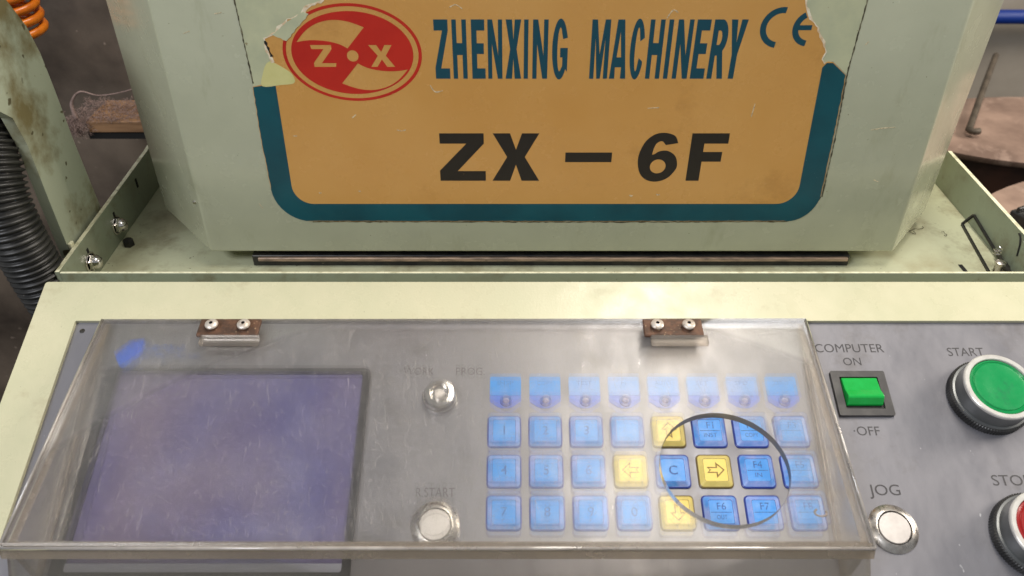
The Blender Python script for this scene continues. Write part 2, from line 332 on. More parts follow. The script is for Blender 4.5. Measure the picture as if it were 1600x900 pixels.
# ------------------------------------------------------------------ machine bed (tray, walls, slide)
bed = empty('machine_bed', Matrix.Translation((0, 0.45, 0)))
tag(bed, 'pale green sheet metal tray with low side walls under the machine head', 'machine bed')
def bedbox(name, m, *a, bev=0.0, seg=1):
    x0, x1, y0, y1, z0, z1 = a
    return link(name, box_mesh(x0, x1, y0 - 450, y1 - 450, z0, z1, bev=bev, seg=seg), m, bed)
bedbox('tray_floor', M['tray_paint'], -253, 305.5, 363.5, 640, 1008.5, 1010.9)
def traywall(x0, x1, pts, inner):
    bm = bmesh.new()
    a = [bm.verts.new((x0*MM, (y-450)*MM, z*MM)) for y, z in pts]; b = [bm.verts.new((x1*MM, (y-450)*MM, z*MM)) for y, z in pts]
    bm.faces.new(a); bm.faces.new(b)
    n = len(pts)
    for i in range(n):
        f = bm.faces.new((a[i], a[(i+1) % n], b[(i+1) % n], b[i]))
    bmesh.ops.recalc_face_normals(bm, faces=bm.faces[:])
    for f in bm.faces:
        if f.normal.z > 0.8: f.material_index = 1
    return link('tray_wall', bm_mesh(bm), [M['wall_paint'], M['edge_pale']], bed)
traywall(-255.6, -253.2, [(361.4, 1008.5), (361.4, ZL*1000), (500, 1040.2), (513, 1041.5), (514, 1036), (516, 1008.5)], 1)
traywall(305.7, 308.2, [(398, 1008.5), (398, ZL*1000-.3), (505, ZL*1000+.4), (520, 1008.5)], -1)
# front rim: rolled lip
bm = bmesh.new()
box(bm, -253.0, 312, -89.0, -87.2, 985, 1036.4, bev=0.5, seg=2)
bmesh.ops.recalc_face_normals(bm, faces=bm.faces[:])
for f in bm.faces:
    if f.normal.z > 0.6: f.material_index = 1
link('front_lip', bm_mesh(bm), [M['wall_paint'], M['edge_pale']], bed)
bedbox('cabinet', M['wall_paint'], -250, 303, 375, 650, 300, 985, bev=2)
# slide the head runs on
slide = bedbox('slide_plate', M['dark_metal'], -160, 208, 403.6, 470, 1010.9, 1018.6, bev=0.4)
link('slide_bar', box_mesh(-156.0, 206.5, -48.4, -46.3, 1015.4, 1018.0, bev=0.4), M['worn_bar'], slide)
bedbox('slide_block', M['dark_metal'], -150, 200, 425, 470, 1018.8, 1022.8)
# dome nuts on the left wall
def nut(y, z, r=5.0):
    bm = bmesh.new(); lathe(bm, [(0, 0.0), (r*1.25, 0.0), (r*1.25, 0.7), (r*1.05, 0.9)], 24)
    me = sharp(bm_mesh(bm)); w = link('washer', me, M['chrome'], bed)
    w.matrix_local = Matrix.Translation((-0.2532, (y-450)*MM, z*MM)) @ Matrix.Rotation(R(90), 4, 'Y')
    bm = bmesh.new(); lathe(bm, [(r*0.98, 0.9), (r, 1.2), (r, 3.0), (r*0.9, 3.4)], 6)
    lathe(bm, [(r*0.85, 3.3), (r*0.82, 4.6), (r*0.62, 6.2), (r*0.3, 7.0), (0, 7.2)], 20)
    link('dome_nut', sharp(bm_mesh(bm)), M['chrome'], w)
    bm = bmesh.new(); box(bm, 0, 0.3, -1.0, 1.0, 3.0, 8.6, bev=0.0)
    s = link('painted_slot', bm_mesh(bm), M['void'], bed); s.location = (-0.2532, (y-450+1.5)*MM, z*MM)  # dark plate painted in for the shaded hole
nut(432, 1022.6); nut(392, 1022.0)
bm = bmesh.new(); lathe(bm, [(3.6, 0), (3.6, 3), (2.6, 4.4), (0, 4.6)], 6); o = link('stud', sharp(bm_mesh(bm)), M['dark_metal'], bed); o.location = (-0.246, -0.0235, 1.0110)
bedbox('painted_slot', M['void'], -253.2, -252.9, 471.4, 473.6, 1027, 1033.5)  # another dark plate in place of a shaded opening
# right: latch bracket, pin, floor slot
bm = bmesh.new()
def bar(bm, p, q, w, hgt=None):
    p = Vector(p) * MM; q = Vector(q) * MM; d = (q - p).normalized(); s = d.cross(Vector((0, 0, 1))).normalized(); u = s.cross(d)
    hgt = hgt or w
    vs = [bm.verts.new(c + s * a * w * MM / 2 + u * b * hgt * MM / 2) for c in (p, q) for a, b in ((-1,-1),(1,-1),(1,1),(-1,1))]
    for f in ((0,1,2,3),(7,6,5,4),(0,4,5,1),(1,5,6,2),(2,6,7,3),(3,7,4,0)): bm.faces.new([vs[i] for i in f])
off = Vector((0, -450, 0))
def bb(p, q, w, h=None): bar(bm, Vector(p) + off, Vector(q) + off, w, h)
bb((299.6, 450, 1011.8), (291.8, 396, 1011.8), 1.1, 1.8)
bb((299.6, 450, 1011.8), (305.0, 450, 1019.0), 1.2, 1.6)
bb((305.0, 450, 1019.0), (304.4, 404, 1006+6), 1.6, 1.2)
bb((304.4, 404, 1013), (302.0, 380, 1012), 3.0, 2.0)
bb((303, 412, 1016), (300, 384, 1012.5), 1.2, 2.4)
lt = link('latch_bracket', bm_mesh(bm), M['dark_metal'], bed)
bm = bmesh.new(); lathe(bm, [(0, 0), (2.4, 0), (2.4, 6.5), (3.1, 6.6), (3.1, 8.2), (1.5, 9), (0, 9)], 20, cx=296.5, cy=396-450)
for v in bm.verts: v.co.z += 1.011
lathe_o = link('latch_pin', sharp(bm_mesh(bm)), M['steel'], lt)
bm = bmesh.new(); tube(bm, [((297.6 + 2.2*math.cos(t*0.8))*MM, (404-450 + 2.2*math.sin(t*0.8))*MM, (1019 + t*0.28)*MM) for t in range(18)], 0.00045, 6)
link('latch_spring', bm_mesh(bm), M['chrome'], lt)
o = bedbox('painted_slot', M['void'], -1.3, 1.3, 450-5.2, 450+5.2, 1010.95, 1011.1); o.location = (0.2785, -0.0505, 0.0001); o.rotation_euler.z = R(2)  # flat dark plate, stands for the shade in the floor opening
# bent corner tab at the right wall's front end
bm = bmesh.new(); tube(bm, spline([(0.3053, -0.0465, 1.0349), (0.3046, -0.0497, 1.0345), (0.3042, -0.0525, 1.0315), (0.3042, -0.0545, 1.0240)]), 0.0006, 6)
link('corner_gap', bm_mesh(bm), M['void'], bed)
bm = bmesh.new(); box(bm, 304.4, 312, -86, -53, 1011, 1034.6, bev=0.6); link('corner_tab', bm_mesh(bm), M['wall_paint'], bed)

# ------------------------------------------------------------------ machine head
head = empty('textile_machine', MF)
tag(head, 'pale green machine with slanted corners and a torn gold name plate, standing over the tray', 'machine')
TOP = 1196.0
def head_shell():
    bm = bmesh.new()
    # plan outline (x, depth behind face), at bottom and top
    lo = [(-183.2, 0), (231.8, 0), (270.7, 47.2), (270.7, 180), (-228.9, 180), (-228.9, 51.2)]
    hi = [(-179.6, 0), (228.2, 0), (272.6, 47.2), (272.6, 180), (-226.2, 180), (-226.2, 51.2)]
    a = [bm.verts.new((x*MM, 1022.9*MM, -d*MM)) for x, d in lo]; b = [bm.verts.new((x*MM, TOP*MM, -d*MM)) for x, d in hi]
    bm.faces.new(a); bm.faces.new(b)
    for i in range(6): bm.faces.new((a[i], a[(i+1) % 6], b[(i+1) % 6], b[i]))
    bmesh.ops.recalc_face_normals(bm, faces=bm.faces[:])
    bmesh.ops.bevel(bm, geom=bm.edges[:], offset=1.6*MM, segments=3, affect='EDGES', profile=0.5)
    return sharp(bm_mesh(bm), 25)
shell = link('housing', head_shell(), M['head_paint'], head)
# small paint chip / rivet on the left bevel
bm = bmesh.new(); lathe(bm, [(0, 0), (1.1, 0), (0.9, 0.5), (0, 0.7)], 12); o = link('rivet', sharp(bm_mesh(bm)), M['chrome'], head); o.location = (-0.1865, 1.0560, -0.0035)

def jag(pts, amp, step=1.6, seed=1):
    """ragged line through points (mm)"""
    rnd = random.Random(seed); out = []
    for (x0, y0), (x1, y1) in zip(pts[:-1], pts[1:]):
        n = max(1, int(math.hypot(x1-x0, y1-y0) / step))
        for k in range(n):
            t = k / n; a = amp * (rnd.random() - 0.5) * 2
            dx, dy = x1-x0, y1-y0; l = math.hypot(dx, dy) or 1
            out.append((x0 + dx*t - dy/l*a, y0 + dy*t + dx/l*a))
    out.append(pts[-1]); return out
tearL = jag([(-86, TOP-8), (-93.4, 1174.3), (-101.0, 1171.6), (-105.5, 1167.3), (-112.4, 1164.8), (-117.5, 1160.6), (-119.6, 1158.2), (-126.4, 1155.2), (-125.6, 1146.6), (-123.8, 1142.4)], 0.45, seed=3)
tearR = jag([(162.2, 1142.0), (160.4, 1144.2), (161.8, 1148.2), (157.0, 1156.2), (154.2, 1160.6), (148.4, 1166.6), (145.2, 1174.3), (144.6, TOP-8)], 0.4, seed=5)
botL = [(-138.6 + 20*(1-math.cos(R(a))), 1067 - 21.6*math.sin(R(a))) for a in range(0, 91, 9)]
botR = [(178.6 - 16*(1-math.sin(R(a)))**1.0, 1064 - 18.6*math.cos(R(a))) for a in range(0, 91, 9)]
sideL = jag([(-123.8, 1142.4), (-131, 1130.5), (-137.0, 1129.0)], 0.3, seed=8)
edgeL = jag([(-137.0, 1129.0), (-138.4, 1100), (-138.6, 1067)], 0.22, 2.2, seed=9)
edgeB = jag([(-118.6, 1045.4), (20, 1045.2), (162.6, 1045.4)], 0.16, 2.4, seed=11)
edgeR = jag([(178.6, 1064), (177.0, 1100), (174.8, 1135.6)], 0.2, 2.4, seed=12)
outer = edgeL[:-1] + botL[:-1] + edgeB[:-1] + botR[:-1] + edgeR + [(166.4, 1142.6), (163.6, 1142.9)] + tearR + list(tearL) + sideL[1:-1]
plate = link('name_plate', fill([outer], 0.02, 0.40), M['gold'], head)
# teal border: U shape printed on the plate
inL = [(-126.4 + 11*(1-math.cos(R(a))), 1069 - 11.7*math.sin(R(a))) for a in range(0, 91, 9)]
inR = [(164.9 - 11*(1-math.sin(R(a))), 1069 - 11.7*math.cos(R(a))) for a in range(0, 91, 9)]
ins = 0.25
U_out = [(x+ins, z) for x, z in edgeL[:-1]] + botL[:-1] + [(x, z+ins) for x, z in edgeB[:-1]] + botR[:-1] + [(x-ins, z) for x, z in edgeR] + [(166.4, 1142.2), (163.2, 1142.2)]
U_in = [(161.4, 1139.8), ] + inR[::-1] + inL[::-1] + [(-124.7, 1131)] + [(-136.6, 1129)]
link('border_print', fill([U_out + U_in], 0.44, 0.47), M['teal'], plate)
# emblem
def zp(x, y): return ((x-573)/3*0.330 - 82.1, (242-y)/3*0.338 + 1147.0)
ring = [ell(-82.1, 1147.1, 35.7, 25.8), ell(-82.1, 1147.1, 34.0, 24.3)]
def smooth2(ps, n=6): return [(p.x, p.y) for p in spline([(x, y, 0) for x, y in ps], n)]
blade = smooth2([zp(*p) for p in [(320,186),(370,134),(430,100),(500,86),(570,94),(640,119)]]) + smooth2([zp(*p) for p in [(553,216),(520,198),(470,184),(410,178),(360,180),(322,186.5)]])[:-1]
cx, cy = zp(573, 251)
blade2 = [(2*cx - x, 2*cy - y) for x, y in blade]
dot = ell(cx, cy, 3.0, 3.0, 28)
zg = [zp(*p) for p in [(380,200),(478,200),(478,220),(424,285),(492,285),(488,303),(386,303),(386,284),(440,219),(384,219)]]
xg = [zp(*p) for p in [(650,200),(688,200),(708,232),(726,200),(760,200),(728,250),(768,303),(730,303),(708,268),(684,303),(654,303),(690,250)]]
link('emblem', fill([ell(-82.1, 1147.1, 31.3, 21.9), blade, blade2, dot, zg, xg], 0.44, 0.47), M['red_ink'], plate)
link('emblem_ring', fill(ring, 0.44, 0.47), M['red_ink'], plate)

def glyph(c, s=0.34, t=0.2):
    """bold block letters in a unit box: list of loops"""
    def arc(cx, cy, rx, ry, a0, a1, n=14): return [(cx + rx*math.cos(R(a0+(a1-a0)*k/n)), cy + ry*math.sin(R(a0+(a1-a0)*k/n))) for k in range(n+1)]
    if c == 'Z': return [[(0,1),(1,1),(1,1-t),(s*1.15,t),(1.03,t),(1.03,0),(-.03,0),(-.03,t*1.05),(1-s*1.2,1-t),(0,1-t)]]
    if c == 'H': return [[(0,0),(0,1),(s,1),(s,.5+t*.62),(1-s,.5+t*.62),(1-s,1),(1,1),(1,0),(1-s,0),(1-s,.5-t*.5),(s,.5-t*.5),(s,0)]]
    if c == 'E': return [[(0,0),(0,1),(1,1),(1,1-t),(s,1-t),(s,.5+t*.6),(.93,.5+t*.6),(.93,.5-t*.4),(s,.5-t*.4),(s,t),(1.03,t),(1.03,0)]]
    if c == 'F': return [[(0,0),(0,1),(1,1),(1,1-t),(s,1-t),(s,.5+t*.55),(.88,.5+t*.55),(.88,.5-t*.42),(s,.5-t*.42),(s,0)]]
    if c == 'N': return [[(0,0),(0,1),(s*1.05,1),(1-s*.92,.40),(1-s*.92,1),(1,1),(1,0),(1-s*1.05,0),(s*.92,.60),(s*.92,0)]]
    if c == 'X': return [[(0,1),(s*1.2,1),(.5,.66),(1-s*1.2,1),(1,1),(.5+s*.62,.51),(1.02,0),(1-s*1.2,0),(.5,.35),(s*1.2,0),(-.02,0),(.5-s*.62,.51)]]
    if c == 'I': return [[(0,0),(0,1),(1,1),(1,0)]]
    if c == 'C':
        o = arc(.5, .5, .5, .515, 30, 330, 28); i = arc(.5, .5, .5-s, .515-t*.8, 305, 55, 22)
        return [o + [(.93,.30)] + [(1-s*.98,.36)] + i[1:-1] + [(1-s*.98,.64),(.96,.70)]]
    if c == 'G':
        o = arc(.5, .5, .5, .515, 32, 320, 28); i = arc(.5, .5, .5-s, .515-t*.8, 305, 55, 22)
        return [o + [(1,.12),(1,.53),(.52,.53),(.52,.37),(1-s*.98,.37),(1-s*.98,.22)] + i[2:-1] + [(1-s*.98,.68),(.97,.70)]]
    if c == 'M':
        a = s*.78
        return [[(0,0),(0,1),(a*1.25,1),(.5,.42),(1-a*1.25,1),(1,1),(1,0),(1-a,0),(1-a,.70),(.5+a*.42,0),(.5-a*.42,0),(a,.70),(a,0)]]
    if c == 'A': return [[(-.02,0),(.5-s*.62,1),(.5+s*.62,1),(1.02,0),(1-s*.95,0),(.5+s*.58,.20),(.5-s*.58,.20),(s*.95,0)], [(.5-s*.42,.37),(.5+s*.42,.37),(.5,.80)]]
    if c == 'R':
        bo = arc(.52, .72, .46, .28, 90, -58, 14)
        return [[(0,0),(0,1)] + bo + [(1.04,0),(1-s*1.0,0),(s+.12,.40),(s,.40),(s,0)], [(s,.82)] + arc(.46, .70, .16, .12, 90, -90, 8) + [(s,.58)]]
    if c == 'Y': return [[(0,1),(s*1.15,1),(.5,.62),(1-s*1.15,1),(1,1),(.5+s*.5,.42),(.5+s*.5,0),(.5-s*.5,0),(.5-s*.5,.42)]]
    if c == '6':
        o = smooth2([(.96,.80),(.86,.95),(.60,1.01),(.34,.97),(.12,.80),(.0,.50),(.06,.20),(.24,.03),(.52,-.02),(.80,.06),(.98,.24),(1.0,.38),(.92,.54),(.72,.64),(.52,.63),(.40,.57),(.34,.56)], 5)
        o += smooth2([(.36,.66),(.42,.79),(.55,.84),(.66,.76)], 4)
        return [o, ell(.52, .31, .20, .15, 26)]
    return []
def word(chars, h0, zoff=0.44, m=None, name='lettering', s=0.34, t=0.18):
    """chars: list of (char, x0, x1, z0) boxes in mm"""
    loops = []
    for c, x0, x1, z0, s_ in chars:
        for lp in glyph(c, s_, t): loops.append([(x0 + u*(x1-x0), z0 + v*h0) for u, v in lp])
    return link(name, fill(loops, zoff, zoff+0.03), m, plate)
Z0, HT = 1133.7, 31.1
word([('Z',-39.6,-32.5,Z0,.34),('H',-30.5,-23.2,Z0,.31),('E',-20.7,-14.0,Z0,.40),('N',-12.4,-5.0,Z0,.31),('X',-3.2,4.6,Z0,.34),('I',6.1,8.3,Z0,.3),('N',10.6,18.4,Z0,.31),('G',20.6,28.6,Z0,.33)], HT, m=M['teal_ink'])
word([('M',40.4,49.8,Z0,.30),('A',51.0,59.2,Z0,.34),('C',60.6,67.8,Z0,.34),('H',69.7,77.1,Z0,.31),('I',79.1,81.4,Z0,.3),('N',83.7,91.6,Z0,.31),('E',93.2,100.2,Z0,.40),('R',101.9,109.8,Z0,.33),('Y',110.3,118.7,Z0,.33)], HT, m=M['teal_ink'])
def dash(x0, x1, z0, z1): return [(x0, z0), (x1, z0), (x1, z1), (x0, z1)]
loops = []
for c, x0, x1, s_ in (('Z', -40.0, -15.6, .33), ('X', -10.6, 15.0, .31), ('6', 70.6, 92.8, .3), ('F', 99.0, 119.6, .36)):
    for lp in glyph(c, s_, .21): loops.append([(x0 + u*(x1-x0), 1072.7 + v*29.6) for u, v in lp])
loops.append(dash(29.8, 55.8, 1084.6, 1090.6))
link('lettering', fill(loops, 0.44, 0.47), M['black_ink'], plate)
# CE mark
def arcband(cx, cy, r0, r1, a0, a1, n=24):
    return [(cx + r1*math.cos(R(a0+(a1-a0)*k/n)), cy + r1*math.sin(R(a0+(a1-a0)*k/n))) for k in range(n+1)] + [(cx + r0*math.cos(R(a1-(a1-a0)*k/n)), cy + r0*math.sin(R(a1-(a1-a0)*k/n))) for k in range(n+1)]
link('conformity_mark', fill([arcband(135.6, 1160.6, 7.4, 10.4, 82, 262), arcband(150.8, 1160.2, 6.2, 9.2, 118, 262)], 0.44, 0.47), M['teal_ink'], plate)
link('conformity_mark', fill([dash(143.9, 151.2, 1159.4, 1161.9)], 0.475, 0.505), M['teal_ink'], plate)
# glue residue left where the sheet tore away, seam of the old outline, torn white fibres
gl_l = [(-137.2, TOP-8), (-136.6, 1129.6)] + [(x-0.2, z) for x, z in sideL[::-1][1:-1]] + [(x, z+0.1) for x, z in tearL[::-1]]
link('glue_residue', fill([gl_l], 0.02, 0.20), M['glue'], head)
gl_r = [(175.8, TOP-8), (175.2, 1138), (174.8, 1136.2), (166.4, 1143.0)] + [(x+0.1, z) for x, z in tearR]
link('glue_residue', fill([gl_r], 0.02, 0.20), M['glue'], head)
def strip(pts, w, z, m, name, seed=1, par=head):
    rnd = random.Random(seed); a = []; b = []
    for i, p in enumerate(pts):
        p0, p1 = pts[max(i-1, 0)], pts[min(i+1, len(pts)-1)]; dx, dy = p1[0]-p0[0], p1[1]-p0[1]; l = math.hypot(dx, dy) or 1
        ww = w * (0.25 + 1.1 * rnd.random()); a.append((p[0] - dy/l*ww/2, p[1] + dx/l*ww/2)); b.append((p[0] + dy/l*ww/2, p[1] - dx/l*ww/2))
    return link(name, fill([a + b[::-1]], z, z + 0.12), m, par)
strip(tearL, 1.5, 0.42, M['paper'], 'torn_edge', 2, plate); strip(tearR, 1.2, 0.42, M['paper'], 'torn_edge', 4, plate)
seamL = jag([(-137.4, TOP-8), (-137.2, 1174), (-136.4, 1131)], 0.12, 1.5, seed=21); seamR = jag([(175.8, TOP-8), (175.7, 1174), (175.2, 1138), (178.0, 1100), (179.5, 1062)], 0.12, 1.5, seed=22)
strip(seamL, 0.7, 0.22, M['seam'], 'seam_line', 5); strip(seamR, 0.7, 0.22, M['seam'], 'seam_line', 6)
strip([(x, z) for x, z in jag([(-118, 1044.9), (60, 1044.6), (163, 1044.9), (173, 1050), (179, 1062)], .25, 2, 31)], 0.8, 0.05, M['seam'], 'seam_line', 7)
# bare yellow patch and grey torn backing at the left
ypt = [(-125.2, 1143.2), (-121.0, 1141.0), (-115.2, 1136.4), (-114.6, 1131.4), (-122, 1130.2), (-131.8, 1129.6), (-130.0, 1137.0), (-127.6, 1141.6)]
link('bare_patch', fill([smooth2(ypt + ypt[:1], 4)[:-1]], 0.42, 0.50), M['glue_yellow'], plate)
gpt = jag([(-104.0, 1168.6), (-112.2, 1164.2), (-121.6, 1157.2), (-114.8, 1153.8), (-110.4, 1158.6), (-104.6, 1164.2), (-101.5, 1167.6)], 0.3, 1.5, 41)
link('torn_backing', fill([gpt], 0.55, 0.65), M['glue'], plate)
strip(jag([(-125.9, 1154.0), (-125.0, 1150), (-123.8, 1145.6)], .2, 1.2, 51), 1.3, 0.43, M['void'], 'torn_edge', 8, plate)

# scuffs and hairline scratches
def fpx(x, y):   # mm on the face for spots read off the sheet
    k = 0.3209 + (y - 30) * 0.000159; return ((x - 800) * k, 1164.8 - (y - 30) * 0.3337 + 0.0)
def scuffs(name, lines, par, z, m, w):
    for i, ln in enumerate(lines): strip([(p[0], p[1]) for p in spline([(*fpx(*q), 0) for q in ln], 6)], w, z, m, name, 60 + i, par)
scuffs('scratch', [[(672,134),(680,145),(692,143)], [(702,12),(712,8),(722,14)], [(1042,28),(1052,16),(1060,20)], [(620,211),(627,213),(634,211)], [(458,222),(464,222)], [(1180,165),(1174,188)], [(1012,173),(1030,172)], [(550,190),(556,184)]], plate, 0.42, M['scuff'], 0.55)
scuffs('scratch', [[(984,334),(986,336),(989,335)], [(1026,332),(1028,334),(1031,333)], [(560,326),(563,327)], [(498,330),(502,330)]], plate, 0.48, M['scuff'], 0.8)
scuffs('scratch', [[(1362,212),(1378,209),(1400,207)], [(1366,305),(1374,309)], [(335,22),(346,20)], [(404,352),(410,362)], [(596,360),(598,368)], [(1352,70),(1358,64)], [(286,52),(296,48)]], head, 0.02, M['scuff'], 0.5)
# ------------------------------------------------------------------ control console
con = empty('control_console', MP)
tag(con, 'cream framed control console with grey panel, dark screen, blue keypad and buttons', 'control panel')
fr_me = fill([rrect(-256.2, 312, -205, -0.2, 1.5, 3), rrect(-232.8, 300, -178, -24.9, 1.0, 3)], -2.0, 0)
link('frame', fr_me, M['frame_paint'], con)
link('faceplate', fill([rrect(-234.5, 302, -180, -23.2, 0.5, 2)], -4.2, -2.1), M['faceplate'], con)
bm = bmesh.new()
box(bm, -255.8, 311.6, -0.9, 0.9-1.2, -60, -2.05); box(bm, -255.8, -254.0, -204.5, -1, -120, -2.05); box(bm, -255.8, 311.6, -204.6, -203, -120, -2.05); box(bm, 309.8, 311.6, -203, -1, -120, -2.05)
link('side_skirt', bm_mesh(bm), M['frame_paint'], con)
FP = -2.1        # faceplate surface
# screen: bezel and glass
bez = link('screen_bezel', fill([rrect(-207.1, -72.4, -162, -52.8, 3.5, 4), rrect(-200.6, -76.4, -154.5, -56.0, 1.2, 3)], FP, FP+1.4), M['bezel'], con)
link('screen', fill([rrect(-201.5, -75.5, -150.4, -55.2, 1.0, 3)], FP+0.05, FP+0.5), M['screen'], con)
link('screen_pale_strip', box_mesh(-201.3, -75.8, -155, -150.5, FP+0.05, FP+1.3, bev=0.5, seg=2), M['screen_pale_strip'], con)
# printed words
def ink(s, u, v, h, width, m='panel_ink', bold=0.0):
    o = link('printed_word', text_mesh(s, h, FP, FP+0.06, width, bold), M[m], con); o.location = (u*MM, v*MM, 0.0); return o
ink('COMPUTER', 176.9, -42.8, 4.9, 36.0); ink('ON', 176.6, -50.4, 4.4, 9.2); ink('\u00b7OFF', 175.0, -89.0, 4.7, 12.9)
ink('START', 237.3, -45.0, 4.9, 18.9); ink('JOG', 176.2, -119.0, 5.2, 14.8); ink('STOP', 238.2, -114.3, 5.2, 19.0)
ink('WORK', -47.9, -56.0, 4.2, 15.8, 'panel_ink_faint'); ink('PROG.', -21.4, -56.0, 4.2, 14.8, 'panel_ink_faint'); ink('R.START', -36.2, -119.8, 4.4, 18.4)
# maker's mark: two blue lozenges and a worn line of lettering
def lz(pts): return [((-206.9 + (x-355)/4.444*0.355), (-36 - (y-190)/4.444*0.42)) for x, y in pts]
link('logo_mark', fill([lz([(355,280),(432,205),(455,196),(530,188),(528,275),(505,300),(425,362),(402,350)])], FP+0.03, FP+0.06), M['logo_blue'], con)
o = link('logo_lettering', text_mesh('Laoyu', 4.0, FP, FP+0.06, 21, 0.03, 0.2), M['logo_faint'], con); o.location = (-0.1815, -0.0425, 0)
o = link('logo_lettering', text_mesh('COMPUTER CO', 1.5, FP, FP+0.06, 29, 0.03), M['logo_faint'], con); o.location = (-0.1765, -0.0465, 0)
bm = bmesh.new(); lathe(bm, [(0, FP+.35), (0.9, FP+.35), (1.3, FP+.2), (1.4, FP)], 14, cx=-228.5, cy=-30.0); link('panel_screw', sharp(bm_mesh(bm)), M['dark_metal'], con)

# key switch
kl = empty('key_lock', Matrix.Identity(4)); kl.parent = con; kl.location = (-0.0362, -0.0672, FP*MM)
bpy.data.objects.remove(kl)
kl = link('key_lock', lathe_mesh([(8.6, 0), (8.6, 1.6), (8.0, 2.2), (7.9, 5.4), (7.2, 6.4), (5.0, 6.7), (4.7, 6.4), (4.5, 3.6), (0, 3.4)], 48), M['chrome'], con, loc=(-0.0362, -0.0690, FP*MM))
bm = bmesh.new(); lathe(bm, [(0, 5.6), (2.3, 5.6), (2.6, 5.3), (2.6, 3.4)], 24); link('lock_core', sharp(bm_mesh(bm)), M['satin'], kl)
bm = bmesh.new(); box(bm, 1.8, 3.9, -0.6, 0.6, 3.45, 5.0, bev=.2); box(bm, -8.9, -7.2, -1.2, 1.4, 1.6, 3.0, bev=.4); link('lock_tab', bm_mesh(bm), M['satin'], kl)
# flat metal push buttons
pb_me = lathe_mesh([(11.4, 0), (11.4, 0.5), (11.0, 0.9), (8.4, 2.4), (7.9, 2.5), (7.75, 2.2), (7.75, 0.4)], 64)
cap_me = lathe_mesh([(0, 2.55), (7.0, 2.5), (7.3, 2.2), (7.35, 0.3)], 48)
for u, v in ((-35.4, -133.4), (175.5, -134.9)):
    b = link('push_button', pb_me, M['steel'], con, loc=(u*MM, v*MM, FP*MM)); link('button_cap', cap_me, M['satin'], b)
# start and stop
knurl = bmesh.new(); n = 90
prof = [(18.2, 0), (19.2, 0.4), (19.2, 4.6), (18.6, 5.2)]
rings = [[knurl.verts.new(((r + (0.45 if (i % 2 and 0 < k < 3) else 0)) * math.cos(math.pi*i/n)*MM, (r + (0.45 if (i % 2 and 0 < k < 3) else 0)) * math.sin(math.pi*i/n)*MM, z*MM)) for i in range(2*n)] for k, (r, z) in enumerate(prof)]
for k in range(3):
    for i in range(2*n): knurl.faces.new((rings[k][i], rings[k][(i+1) % (2*n)], rings[k+1][(i+1) % (2*n)], rings[k+1][i]))
kn_me = bm_mesh(knurl)
col_me = lathe_mesh([(18.7, 5.0), (18.5, 5.7), (17.5, 5.9), (17.4, 14.0)], 72)
rim_me = lathe_mesh([(17.4, 14.0), (17.35, 15.2), (16.9, 15.6), (15.0, 15.5), (14.7, 15.0), (14.7, 13.0)], 72)
btn_me = lathe_mesh([(14.5, 13.0), (14.4, 14.6), (13.6, 15.0), (13.1, 14.5), (12.9, 14.5), (12.4, 15.1), (11.0, 15.3), (7, 15.1), (0, 14.8)], 72)
btr_me = btn_me.copy()
def big(name, u, v, cap_mesh, m):
    b = link(name, kn_me, M['black_plastic'], con, loc=(u*MM, v*MM, FP*MM))
    link('button_collar', col_me, M['grey_collar'], b); link('button_rim', rim_me, M['white_ring'], b); link('button_cap', cap_mesh, m, b); return b
big('start_button', 239.2, -69.6, btn_me, M['green_cap']); big('stop_button', 238.6, -138.8, btr_me, M['red_cap'])
# rocker switch
rs = link('rocker_switch', fill([rrect(163.0, 190.6, -79.2, -54.6, 0.8, 3), rrect(167.0, 186.6, -75.6, -58.0, 0.6, 3)], FP, FP+2.0), M['dark_plastic'], con)
bv = rs.modifiers.new('bevel', 'BEVEL'); bv.width = 0.0005; bv.segments = 2; bv.limit_method = 'ANGLE'
link('switch_well', fill([rrect(166.4, 187.2, -76.2, -57.4, 0.5, 2)], FP+0.02, FP+0.3), M['black_plastic'], rs)
bm = bmesh.new()
pf = [(-58.6, 0.3), (-58.6, 2.0), (-59.2, 2.5), (-66, 3.6), (-69.6, 5.6), (-70.4, 5.7), (-71.2, 5.2), (-73.6, 2.0), (-73.6, 0.3)]
a = [bm.verts.new((167.8*MM, y*MM, (FP+z)*MM)) for y, z in pf]; b = [bm.verts.new((185.8*MM, y*MM, (FP+z)*MM)) for y, z in pf]
bm.faces.new(a); bm.faces.new(b)
for i in range(len(pf)): bm.faces.new((a[i], a[(i+1) % len(pf)], b[(i+1) % len(pf)], b[i]))
rk = link('rocker', bm_mesh(bm), M['green_rocker'], rs); bv = rk.modifiers.new('bevel', 'BEVEL'); bv.width = 0.0004; bv.segments = 2; bv.limit_method = 'ANGLE'

# keypad: 24 pyramid keys and 8 flat indicator keys
def loft(loops, mats, n_close=True):
    bm = bmesh.new(); rs_ = [[bm.verts.new((x*MM, y*MM, z*MM)) for x, y in lp] for lp, z in loops]
    for k in range(len(rs_) - 1):
        n = len(rs_[k])
        for i in range(n):
            f = bm.faces.new((rs_[k][i], rs_[k][(i+1) % n], rs_[k+1][(i+1) % n], rs_[k+1][i])); f.material_index = mats[k]
    f = bm.faces.new(rs_[-1]); f.material_index = mats[-1]
    return bm_mesh(bm)
def sq(w, r): return rrect(-w/2, w/2, -w/2, w/2, r, 4)
key_loops = [(sq(16.8, 2.2), 0), (sq(16.6, 2.1), 0.7), (sq(15.6, 1.8), 1.0), (sq(15.3, 1.6), 1.0), (sq(11.8, .9), 2.5), (sq(11.3, .8), 2.6), (sq(10.9, .7), 2.5)]
me_blue = loft(key_loops, [0, 0, 0, 1, 1, 0, 2]); me_yel = loft(key_loops, [0, 0, 0, 1, 1, 0, 2])
blue_m = [M['key_edge'], M['key_slope'], M['key_blue']]; yel_m = [M['yellow_edge'], M['yellow_slope'], M['key_yellow']]
